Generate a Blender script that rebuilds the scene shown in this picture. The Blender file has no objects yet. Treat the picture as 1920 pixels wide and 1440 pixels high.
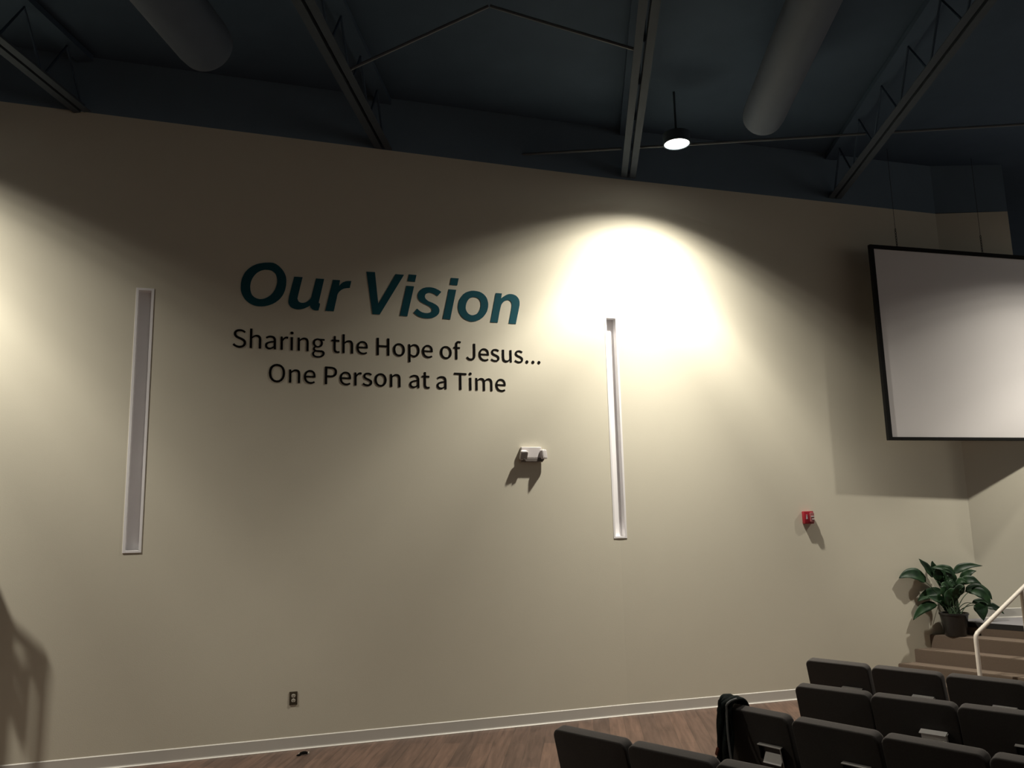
import bpy, bmesh, math, random
from mathutils import Vector, Matrix

sc = bpy.context.scene
col = sc.collection
PI = math.pi
R = math.radians

# ------------------------------------------------------------------ camera, world, exposure
cam = bpy.data.cameras.new('camera')
cam.sensor_width = 36.0
cam.lens = 36.0 * 1560 / 1920
cam.clip_end = 200
cam_o = bpy.data.objects.new('camera', cam)
cam_o.matrix_world = Matrix(((0.9504, -0.0302, -0.3096, 0), (-0.3102, -0.1660, -0.9361, 0),
                             (-0.0231, 0.9857, -0.1671, 1.95), (0, 0, 0, 1)))
col.objects.link(cam_o)
sc.camera = cam_o
sc.view_settings.view_transform = 'Standard'
sc.view_settings.look = 'None'
sc.view_settings.gamma = 1
sc.view_settings.exposure = 0.0
sc.view_settings.use_curve_mapping = False

wd = bpy.data.worlds.new('hall_ambient')
wd.use_nodes = True
sc.world = wd
wn = wd.node_tree
wn.nodes['Background'].inputs[0].default_value = (1.0, 0.90, 0.79, 1)
w_tc = wn.nodes.new('ShaderNodeTexCoord')            # the hall is lighter towards the stage, dark behind the seats
w_sp = wn.nodes.new('ShaderNodeSeparateXYZ')
w_mr = wn.nodes.new('ShaderNodeMapRange'); w_mr.interpolation_type = 'SMOOTHSTEP'
for k_, v_ in (('From Min', -.3), ('From Max', .9), ('To Min', .008), ('To Max', .35)):
    w_mr.inputs[k_].default_value = v_
wn.links.new(w_tc.outputs['Generated'], w_sp.inputs[0])
wn.links.new(w_sp.outputs['X'], w_mr.inputs['Value'])
wn.links.new(w_mr.outputs[0], wn.nodes['Background'].inputs[1])

LAMP_COL = (1.0, 0.935, 0.82)
LAMP_W = 4 * PI * 165.0
LAMPS = [(-3.36, 7.15, 5.807), (4.280, 7.234, 5.86), (9.755, 6.153, 5.807)]
HOUSE = [(2.6, 3.35, 5.807)]
HOUSE_DIM = .13
PROFILE = [(0, .56), (11, .56), (20, .47), (28, .40), (35, .47), (40, .42), (45, .255), (50, .165), (55, .11), (58.5, .068), (60, .044), (61.6, .038), (63, .021), (64.6, .016), (66.2, .004), (68, 0.0)]


def lamp_light(name, loc, power, colr, radius, tilt=(0, 0)):
    l = bpy.data.lights.new(name, 'SPOT')
    l.energy = power
    l.color = colr
    l.spot_size = R(150)
    l.spot_blend = 0.02
    l.shadow_soft_size = radius
    l.use_nodes = True
    nt = l.node_tree
    em = nt.nodes['Emission']
    tc = nt.nodes.new('ShaderNodeTexCoord')
    sp = nt.nodes.new('ShaderNodeSeparateXYZ')
    ab = nt.nodes.new('ShaderNodeMath'); ab.operation = 'ABSOLUTE'
    ac = nt.nodes.new('ShaderNodeMath'); ac.operation = 'ARCCOSINE'
    mr = nt.nodes.new('ShaderNodeMapRange')
    mr.inputs['From Min'].default_value = 0; mr.inputs['From Max'].default_value = R(90)
    fc = nt.nodes.new('ShaderNodeFloatCurve')
    c = fc.mapping.curves[0]
    pts = [(a / 90.0, v) for a, v in PROFILE] + [(1.0, 0.0)]
    c.points[0].location = pts[0]; c.points[1].location = pts[-1]
    for p in pts[1:-1]:
        c.points.new(*p)
    for p in c.points:
        p.handle_type = 'VECTOR'
    fc.mapping.update()
    L = nt.links.new
    L(tc.outputs['Normal'], sp.inputs[0]); L(sp.outputs['Z'], ab.inputs[0]); L(ab.outputs[0], ac.inputs[0])
    L(ac.outputs[0], mr.inputs['Value']); L(mr.outputs[0], fc.inputs['Value']); L(fc.outputs[0], em.inputs['Strength'])
    o = bpy.data.objects.new(name, l)
    o.location = loc
    ax = Vector((math.tan(R(tilt[0])), math.tan(R(tilt[1])), -1))        # small aim of the reflector
    o.rotation_euler = ax.to_track_quat('-Z', 'Y').to_euler()
    col.objects.link(o)
    return o


# ------------------------------------------------------------------ helpers
def tag(o, label=None, cat=None, group=None, kind=None):
    if label: o['label'] = label
    if cat: o['category'] = cat
    if group: o['group'] = group
    if kind: o['kind'] = kind
    return o


def empty(name, loc=(0, 0, 0), rz=0):
    o = bpy.data.objects.new(name, None)
    o.empty_display_size = .1
    o.location = loc
    o.rotation_euler = (0, 0, rz)
    col.objects.link(o)
    return o


def obj(name, bm, mat, parent=None, smooth=False):
    me = bpy.data.meshes.new(name)
    bmesh.ops.recalc_face_normals(bm, faces=bm.faces)
    bm.to_mesh(me); bm.free()
    if smooth:
        for p in me.polygons: p.use_smooth = True
        if smooth is not True:
            me.set_sharp_from_angle(angle=R(smooth))
    me.materials.append(mat)
    o = bpy.data.objects.new(name, me)
    col.objects.link(o)
    if parent: o.parent = parent
    return o


def box(bm, c, s, M=None, bev=0):
    r = bmesh.ops.create_cube(bm, size=1)
    vs = r['verts']
    for v in vs:
        v.co = Vector((v.co.x * s[0], v.co.y * s[1], v.co.z * s[2]))
    if bev:
        es = list({e for v in vs for e in v.link_edges})
        rr = bmesh.ops.bevel(bm, geom=es, offset=bev, segments=2, affect='EDGES', profile=.5)
        vs = list({v for f in rr['faces'] for v in f.verts} | {v for v in vs if v.is_valid})
    T = Matrix.Translation(c) @ (M or Matrix())
    for v in vs: v.co = T @ v.co
    return vs


def tube(bm, pts, r, n=10, cap=True, closed=False):
    pts = [Vector(p) for p in pts]
    rings = []
    up = None
    for i, p in enumerate(pts):
        if i == 0: d = pts[1] - p
        elif i == len(pts) - 1: d = p - pts[i - 1]
        else: d = (pts[i + 1] - p).normalized() + (p - pts[i - 1]).normalized()
        d.normalize()
        if up is None:
            up = Vector((0, 0, 1)) if abs(d.z) < .9 else Vector((1, 0, 0))
        a = d.cross(up).normalized(); up = a.cross(d).normalized()
        rr = r[i] if isinstance(r, (list, tuple)) else r
        rings.append([bm.verts.new(p + a * rr * math.cos(2 * PI * k / n) + up * rr * math.sin(2 * PI * k / n)) for k in range(n)])
    for A, B in zip(rings, rings[1:]):
        for k in range(n):
            bm.faces.new((A[k], A[(k + 1) % n], B[(k + 1) % n], B[k]))
    if cap:
        bm.faces.new(rings[0][::-1]); bm.faces.new(rings[-1])


def lathe(bm, prof, n=32, c=(0, 0, 0)):
    rings = []
    for r, z in prof:
        if r < 1e-6: rings.append([bm.verts.new((c[0], c[1], c[2] + z))])
        else: rings.append([bm.verts.new((c[0] + r * math.cos(2 * PI * k / n), c[1] + r * math.sin(2 * PI * k / n), c[2] + z)) for k in range(n)])
    for A, B in zip(rings, rings[1:]):
        for k in range(n):
            a, b = A[k % len(A)], A[(k + 1) % len(A)]
            d, e = B[k % len(B)], B[(k + 1) % len(B)]
            f = [a]
            for v in (b, e, d):
                if v not in f: f.append(v)
            if len(f) > 2: bm.faces.new(f)


def prism(bm, poly, z0, z1):
    A = [bm.verts.new((x, y, z0)) for x, y in poly]
    B = [bm.verts.new((x, y, z1)) for x, y in poly]
    n = len(poly)
    bm.faces.new(A[::-1]); bm.faces.new(B)
    for i in range(n):
        bm.faces.new((A[i], A[(i + 1) % n], B[(i + 1) % n], B[i]))


def rr_outline(w, z0, z1, rt, rb, n=6):
    """rounded rectangle in (x,z)"""
    pts = []
    for cx, cz, a0, r in ((w / 2 - rt, z1 - rt, 0, rt), (-w / 2 + rt, z1 - rt, 90, rt), (-w / 2 + rb, z0 + rb, 180, rb), (w / 2 - rb, z0 + rb, 270, rb)):
        for k in range(n + 1):
            a = R(a0 + 90 * k / n)
            pts.append((cx + r * math.cos(a), cz + r * math.sin(a)))
    return pts


def cushion(bm, w, z0, z1, t, rt, rb, bev, bulge=0, bev2=None):
    """upholstered slab: rounded outline in x,z; thickness along y (0..t) with rolled rims"""
    out = rr_outline(w, z0, z1, rt, rb)
    cz = (z0 + z1) / 2
    rings = []
    m = 5
    b2 = bev if bev2 is None else bev2
    A_ = [R(90 * k / m) for k in range(m + 1)]
    prof = [(bev * (1 - math.sin(a)), bev * (1 - math.cos(a))) for a in A_]
    prof += [(b2 * (1 - math.sin(a)), t - b2 * (1 - math.cos(a))) for a in A_[::-1]]
    for ins, y in prof:
        ring = []
        for x, z in out:
            sx = (w / 2 - ins) / (w / 2); sz = ((z1 - z0) / 2 - ins) / ((z1 - z0) / 2)
            ring.append(bm.verts.new((x * sx, y, cz + (z - cz) * sz)))
        rings.append(ring)
    n = len(out)
    for A, B in zip(rings, rings[1:]):
        for k in range(n):
            bm.faces.new((A[k], A[(k + 1) % n], B[(k + 1) % n], B[k]))
    for ring, y in ((rings[0], -bulge), (rings[-1], t + bulge)):
        c = bm.verts.new((0, y, cz))
        for k in range(n):
            bm.faces.new((ring[k], ring[(k + 1) % n], c))


# ------------------------------------------------------------------ materials
def mat(name, colr, rough=.6, metal=0, noise=0, nscale=40, bump=0, bscale=300, spec=.5, emit=0, ecol=None, coat=0):
    m = bpy.data.materials.new(name)
    m.use_nodes = True
    nt = m.node_tree
    b = nt.nodes['Principled BSDF']
    b.inputs['Base Color'].default_value = (*colr, 1)
    b.inputs['Roughness'].default_value = rough
    b.inputs['Metallic'].default_value = metal
    b.inputs['Specular IOR Level'].default_value = spec
    tc = nt.nodes.new('ShaderNodeTexCoord')
    if noise:
        n = nt.nodes.new('ShaderNodeTexNoise'); n.inputs['Scale'].default_value = nscale; n.inputs['Detail'].default_value = 4
        nt.links.new(tc.outputs['Object'], n.inputs['Vector'])
        mx = nt.nodes.new('ShaderNodeMix'); mx.data_type = 'RGBA'
        mx.inputs[6].default_value = (*[c * (1 - noise) for c in colr], 1)
        mx.inputs[7].default_value = (*[min(1, c * (1 + noise)) for c in colr], 1)
        nt.links.new(n.outputs['Fac'], mx.inputs[0]); nt.links.new(mx.outputs[2], b.inputs['Base Color'])
    if bump:
        n = nt.nodes.new('ShaderNodeTexNoise'); n.inputs['Scale'].default_value = bscale; n.inputs['Detail'].default_value = 3
        nt.links.new(tc.outputs['Object'], n.inputs['Vector'])
        bp = nt.nodes.new('ShaderNodeBump'); bp.inputs['Strength'].default_value = bump; bp.inputs['Distance'].default_value = .004
        nt.links.new(n.outputs['Fac'], bp.inputs['Height']); nt.links.new(bp.outputs[0], b.inputs['Normal'])
    if emit:
        b.inputs['Emission Color'].default_value = (*(ecol or colr), 1)
        b.inputs['Emission Strength'].default_value = emit
    return m


def sheen(m, w, tint):
    b = m.node_tree.nodes['Principled BSDF']
    b.inputs['Sheen Weight'].default_value = w
    b.inputs['Sheen Roughness'].default_value = .35
    b.inputs['Sheen Tint'].default_value = (*tint, 1)


M = {}
M['wall'] = mat('greige_wall_paint', (.672, .638, .520), .85, noise=.02, nscale=3, bump=.12, bscale=120, spec=.2)
M['cove'] = mat('vinyl_cove_base', (.62, .60, .545), .5, noise=.02, nscale=8)
M['white'] = mat('white_paint', (.88, .865, .87), .5, noise=.02, nscale=10)
M['deck'] = mat('black_ceiling_paint', (.049, .076, .115), .85, noise=.15, nscale=3, spec=.15)
M['steel'] = mat('dark_painted_steel', (.046, .060, .078), .8, noise=.1, nscale=9, spec=.2)
M['rod'] = mat('grey_bridging_rod', (.085, .10, .115), .7, noise=.1)
M['header'] = mat('dark_header_paint', (.145, .205, .265), .9, noise=.1, nscale=3, spec=.1)
M['duct'] = mat('dark_duct_fabric', (.044, .062, .094), .8, noise=.12, nscale=6)
M['can'] = mat('black_lamp_housing', (.07, .095, .115), .9, noise=.1, spec=.05)
M['lens'] = mat('lamp_lens', (1, 1, 1), .3, emit=14, ecol=(1, .95, .86), noise=.01)
M['screen'] = mat('projection_fabric', (.80, .775, .76), .9, noise=.01, nscale=30, spec=.1)
M['frame'] = mat('black_velvet_frame', (.012, .012, .011), .9, noise=.1, spec=.15)
M['teal'] = mat('teal_vinyl', (.007, .074, .098), .45, spec=.2, noise=.05, nscale=5)
M['black'] = mat('black_vinyl', (.0045, .004, .0035), .8, spec=.06, noise=.05, nscale=5)
M['chair'] = mat('charcoal_chair_fabric', (.060, .055, .052), .95, noise=.22, nscale=160, bump=.12, bscale=420, spec=.15)
M['chairleg'] = mat('black_chair_metal', (.015, .015, .015), .4, noise=.1)
M['plastic'] = mat('dark_pocket_plastic', (.02, .02, .02), .4, noise=.1)
M['rim'] = mat('pocket_rim_metal', (.55, .53, .50), .5, noise=.05)
M['paper'] = mat('white_card_paper', (.86, .84, .81), .7, noise=.03)
M['coat'] = mat('black_green_cloth', (.012, .016, .015), .95, noise=.3, nscale=60, bump=.4, bscale=200, spec=.1)
M['strap'] = mat('grey_cord', (.17, .175, .17), .8, noise=.15, nscale=90)
M['lining'] = mat('rust_lining', (.13, .035, .018), .9, noise=.3, nscale=60)
M['carpet'] = mat('brown_stair_carpet', (.155, .118, .090), 1, noise=.28, nscale=220, bump=.08, bscale=500, spec=.05)
M['stagecarpet'] = mat('grey_stage_floor', (.25, .245, .255), .9, noise=.1, nscale=120, spec=.1)
M['nosing'] = mat('black_lip_strip', (.012, .011, .010), .7, noise=.1)
M['rail'] = mat('cream_painted_pipe', (.83, .77, .68), .35, noise=.02, nscale=8)
M['red'] = mat('red_alarm_plastic', (.30, .012, .024), .35, noise=.05)
M['clear'] = mat('strobe_lens', (.30, .10, .10), .08, noise=.3, nscale=120)
M['chrome'] = mat('strobe_reflector', (.9, .88, .86), .15, metal=.7, noise=.05)
M['brown'] = mat('brown_outlet_plate', (.062, .050, .030), .4, noise=.05)
M['ivory'] = mat('ivory_receptacle', (.60, .57, .48), .4, noise=.03)
M['grey'] = mat('emergency_light_plastic', (.74, .70, .69), .45, noise=.02)
M['tray'] = mat('shaded_tray_plastic', (.16, .14, .125), .6, noise=.05)  # charcoal holds the shade under the housing and lamp heads
M['lampglass'] = mat('emergency_lamp_glass', (.42, .40, .39), .35, noise=.1, nscale=90)
M['pot'] = mat('dark_glossy_pot', (.022, .021, .020), .22, noise=.1, nscale=12)
M['soil'] = mat('potting_soil', (.03, .022, .016), 1, noise=.5, nscale=90)
M['stem'] = mat('dark_green_stem', (.030, .060, .026), .6, noise=.15, nscale=30)
M['scrap'] = mat('pale_scrap_paper', (.6, .55, .47), .7, noise=.1)
M['yellow'] = mat('caster_paint', (.10, .10, .11), .5, noise=.1)  # colour of the added shadow caster
M['backdrop'] = mat('black_drape', (.010, .010, .011), 1, noise=.2)

sheen(M['carpet'], .95, (.95, .80, .68))
sheen(M['chair'], .22, (.95, .86, .80))


def leaf_mat():
    m = mat('glossy_green_leaf', (.022, .070, .026), .48, spec=.3)
    nt = m.node_tree; b = nt.nodes['Principled BSDF']
    tc = nt.nodes.new('ShaderNodeTexCoord')
    n = nt.nodes.new('ShaderNodeTexNoise'); n.inputs['Scale'].default_value = 9; n.inputs['Detail'].default_value = 5
    nt.links.new(tc.outputs['Object'], n.inputs['Vector'])
    r = nt.nodes.new('ShaderNodeValToRGB')
    r.color_ramp.elements[0].position = .35; r.color_ramp.elements[0].color = (.007, .022, .010, 1)
    r.color_ramp.elements[1].position = .7; r.color_ramp.elements[1].color = (.020, .056, .018, 1)
    nt.links.new(n.outputs['Fac'], r.inputs[0]); nt.links.new(r.outputs[0], b.inputs['Base Color'])
    return m


M['leaf'] = leaf_mat()


def floor_mat():
    m = mat('brown_wood_plank_floor', (.1, .07, .05), .42)
    nt = m.node_tree; b = nt.nodes['Principled BSDF']
    tc = nt.nodes.new('ShaderNodeTexCoord')
    mp = nt.nodes.new('ShaderNodeMapping'); mp.inputs['Rotation'].default_value = (0, 0, R(-66.9))
    nt.links.new(tc.outputs['Object'], mp.inputs[0])
    br = nt.nodes.new('ShaderNodeTexBrick')
    br.inputs['Scale'].default_value = 1.0
    br.inputs['Brick Width'].default_value = 1.2
    br.inputs['Row Height'].default_value = .152
    br.inputs['Mortar Size'].default_value = .0018
    br.inputs['Color1'].default_value = (.132, .081, .059, 1)
    br.inputs['Color2'].default_value = (.086, .055, .042, 1)
    br.inputs['Mortar'].default_value = (.05, .034, .026, 1)
    br.offset = .37
    nt.links.new(mp.outputs[0], br.inputs['Vector'])
    m2 = nt.nodes.new('ShaderNodeMapping'); m2.inputs['Scale'].default_value = (1.3, 16, 1)
    nt.links.new(mp.outputs[0], m2.inputs[0])
    n = nt.nodes.new('ShaderNodeTexNoise'); n.inputs['Scale'].default_value = 1.6; n.inputs['Detail'].default_value = 6; n.inputs['Distortion'].default_value = .6
    nt.links.new(m2.outputs[0], n.inputs['Vector'])
    mx = nt.nodes.new('ShaderNodeMix'); mx.data_type = 'RGBA'; mx.blend_type = 'OVERLAY'; mx.inputs[0].default_value = .75
    nt.links.new(br.outputs['Color'], mx.inputs[6]); nt.links.new(n.outputs['Fac'], mx.inputs[7])
    nt.links.new(mx.outputs[2], b.inputs['Base Color'])
    b.inputs['Specular IOR Level'].default_value = .3
    return m


M['floor'] = floor_mat()

# ------------------------------------------------------------------ setting
BEND = 3.873
WY = 8.174
SL = -.034
A2 = math.atan(SL)
COR = (8.477, WY + SL * (8.477 - BEND))
ZTOP = lambda x: 5.872 - .009 * x
STG = .725

bm = bmesh.new(); box(bm, (4, 4, -.1), (26, 24, .2))
tag(obj('floor', bm, M['floor']), kind='structure')
bm = bmesh.new(); box(bm, (6, 10, 6.5), (44, 40, .1))
tag(obj('ceiling', bm, M['deck']), kind='structure')


def wall_piece(bm, x0, x1, za0, za1, zb0, zb1, y0=0, t=.32):
    """front face at y0, thickness t behind, bottom/top heights at both ends"""
    f = [(x0, za0), (x1, zb0), (x1, zb1), (x0, za1)]
    A = [bm.verts.new((x, y0, z)) for x, z in f]; B = [bm.verts.new((x, y0 + t, z)) for x, z in f]
    bm.faces.new(A); bm.faces.new(B[::-1])
    for i in range(4):
        bm.faces.new((A[i], B[i], B[(i + 1) % 4], A[(i + 1) % 4]))


NZ0, NZ1, NW = 1.805, 4.185, .113          # niche opening
NL = -.873
W1 = Matrix.Translation((0, WY, 0))
W2 = Matrix.Translation((BEND, WY, 0)) @ Matrix.Rotation(A2, 4, 'Z')
h = NW / 2
bm = bmesh.new()
for x0, x1 in ((-9, NL - h), (NL + h, BEND - h)):
    wall_piece(bm, x0, x1, 0, ZTOP(x0), 0, ZTOP(x1))
for x0, x1 in ((NL - h, NL + h), (BEND - h, BEND)):
    wall_piece(bm, x0, x1, 0, NZ0, 0, NZ0)
    wall_piece(bm, x0, x1, NZ1, ZTOP(x0), NZ1, ZTOP(x1))
o = obj('wall_left', bm, M['wall']); o.matrix_world = W1; tag(o, kind='structure')
L2 = math.hypot(COR[0] - BEND, COR[1] - WY)
bm = bmesh.new()
wall_piece(bm, h, L2, 0, ZTOP(BEND + h), 0, ZTOP(COR[0]))
wall_piece(bm, 0, h, 0, NZ0, 0, NZ0)
wall_piece(bm, 0, h, NZ1, ZTOP(BEND), NZ1, ZTOP(BEND + h))
o = obj('wall_right', bm, M['wall']); o.matrix_world = W2; tag(o, kind='structure')
# stage return wall: frontal to the hall, ends beside the dark stage opening
WR = Matrix.Translation((COR[0], COR[1], 0)) @ Matrix.Rotation(R(-18.3), 4, 'Z')
LR = .935
bm = bmesh.new(); wall_piece(bm, 0, LR, 0, ZTOP(COR[0]), 0, ZTOP(COR[0]) + .01, t=.2)
o = obj('wall_stage', bm, M['wall']); o.matrix_world = WR; tag(o, kind='structure')
bm = bmesh.new(); box(bm, (10, 14, 3.5), (24, .2, 7))
tag(obj('wall_backstage', bm, M['backdrop']), kind='structure')


def cove(name, L, Mx, z=0, x0=0):
    prof = [(0, .113), (-.0015, .113), (-.0070, .106), (-.0065, .018), (-.0090, .010), (-.0175, .004), (-.0175, 0), (0, 0)]
    bm = bmesh.new()
    A = [bm.verts.new((x0, y, zz + z)) for y, zz in prof]; B = [bm.verts.new((L, y, zz + z)) for y, zz in prof]
    n = len(prof)
    for i in range(n):
        bm.faces.new((A[i], A[(i + 1) % n], B[(i + 1) % n], B[i]))
    bm.faces.new(A); bm.faces.new(B[::-1])
    o = obj(name, bm, M['cove']); o.matrix_world = Mx
    tag(o, kind='structure')


cove('baseboard_left', BEND, W1, 0, -9)
cove('baseboard_right', 3.03, W2)
cove('baseboard_stage', LR, WR, STG)

# dark painted header above the pale wall, up to the ceiling
for nm, Mx_, x0, x1, xa, xb, t_ in (('trim_6', W1, -9, BEND, -9, BEND, .32), ('trim_7', W2, 0, L2, BEND, COR[0], .32), ('trim_8', WR, 0, LR, COR[0], COR[0], .2)):
    bm = bmesh.new(); wall_piece(bm, x0, x1, ZTOP(xa) + (.012 if nm == 'trim_8' else .001), 6.45, ZTOP(xb) + (.012 if nm == 'trim_8' else .001), 6.45, t=t_)
    o = obj(nm, bm, M['header']); o.matrix_world = Mx_; tag(o, kind='structure')

# stage platform and carpeted steps
ND = Vector((.342, -.94)).normalized()            # nosing direction, away from the wall


def nose(xw, d):
    y = WY + SL * (xw - BEND)
    return (xw + ND.x * d, y + ND.y * d)


def step_poly(xw, far=3.4):
    a = nose(xw, 0); b = nose(xw, far)
    return [a, b, (b[0] + 4.5, b[1] - .4), (14.5, 4.5), (14.5, 6.05), (COR[0] + .0, COR[1])]


bm = bmesh.new(); prism(bm, step_poly(8.02), 0, STG)
tag(obj('floor_stage', bm, M['stagecarpet']), kind='structure')
for i, xw in enumerate((6.97, 7.235, 7.475, 7.71)):
    z1 = .145 * (i + 1)
    nx = (7.235, 7.475, 7.71, 8.02)[i]
    bm = bmesh.new()
    a = nose(xw, 0); b = nose(xw, 3.4); c = nose(nx, 3.4); d = nose(nx, 0)
    prism(bm, [a, b, c, d], 0, z1)
    es = [e for e in bm.edges if all(abs(v.co.z - z1) < 1e-6 for v in e.verts) and abs((e.verts[0].co - e.verts[1].co).length - 3.4) < .02]
    es = [e for e in es if min((e.verts[0].co.xy - Vector(a)).length, (e.verts[1].co.xy - Vector(a)).length) < .01]
    if es: bmesh.ops.bevel(bm, geom=es, offset=.007, segments=2, affect='EDGES')
    tag(obj('trim_%d' % (i + 1), bm, M['carpet']), kind='structure')
# carpeted face of the stage front, above the top step
bm = bmesh.new()
a = nose(8.02, .002); b = nose(8.02, 3.39)
off = Vector((-.94, -.342)) * .010
prism(bm, [a, b, (b[0] + off.x, b[1] + off.y), (a[0] + off.x, a[1] + off.y)], .0, STG - .062)
tag(obj('trim_9', bm, M['carpet']), kind='structure')
# black strip under the stage lip
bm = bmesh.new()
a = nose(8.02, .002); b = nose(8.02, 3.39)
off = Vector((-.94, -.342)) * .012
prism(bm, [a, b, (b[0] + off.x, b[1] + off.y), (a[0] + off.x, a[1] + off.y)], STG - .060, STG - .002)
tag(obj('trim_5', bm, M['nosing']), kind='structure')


# ------------------------------------------------------------------ wall niches
def niche(Mx, label, bend=0):
    t = empty('wall_niche'); t.matrix_world = Mx
    tag(t, label, 'wall niche', 'recessed wall niches')
    D = .070
    bm = bmesh.new()
    hw = h - .0015
    z0, z1 = NZ0 + .0015, NZ1 - .0015
    q = [(-hw, z0), (hw, z0), (hw, z1), (-hw, z1)]
    T = .0012
    F = [bm.verts.new((x, .0, z)) for x, z in q]; B = [bm.verts.new((x, D, z)) for x, z in q]
    for i in range(4):
        bm.faces.new((F[i], F[(i + 1) % 4], B[(i + 1) % 4], B[i]))
    bm.faces.new(B)
    obj('recess', bm, M['white'], t)
    bm = bmesh.new()
    fw = .022
    for cx, cz, sx, sz in ((-hw - fw / 2, (z0 + z1) / 2, fw, z1 - z0 + 2 * fw), (hw + fw / 2, (z0 + z1) / 2, fw, z1 - z0 + 2 * fw),
                           (0, z0 - fw / 2, 2 * hw, fw), (0, z1 + fw / 2, 2 * hw, fw)):
        box(bm, (cx, -.0005, cz), (sx, .009, sz), bev=.0015)
    obj('frame', bm, M['white'], t)
    return t


niche(Matrix.Translation((NL, WY, 0)), 'tall narrow white recessed niche in the wall, left of the teal lettering')
niche(Matrix.Translation((BEND, WY - .0005, 0)) @ Matrix.Rotation(A2 / 2, 4, 'Z'), 'tall narrow white recessed niche in the wall, directly under the bright light pool')

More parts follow.
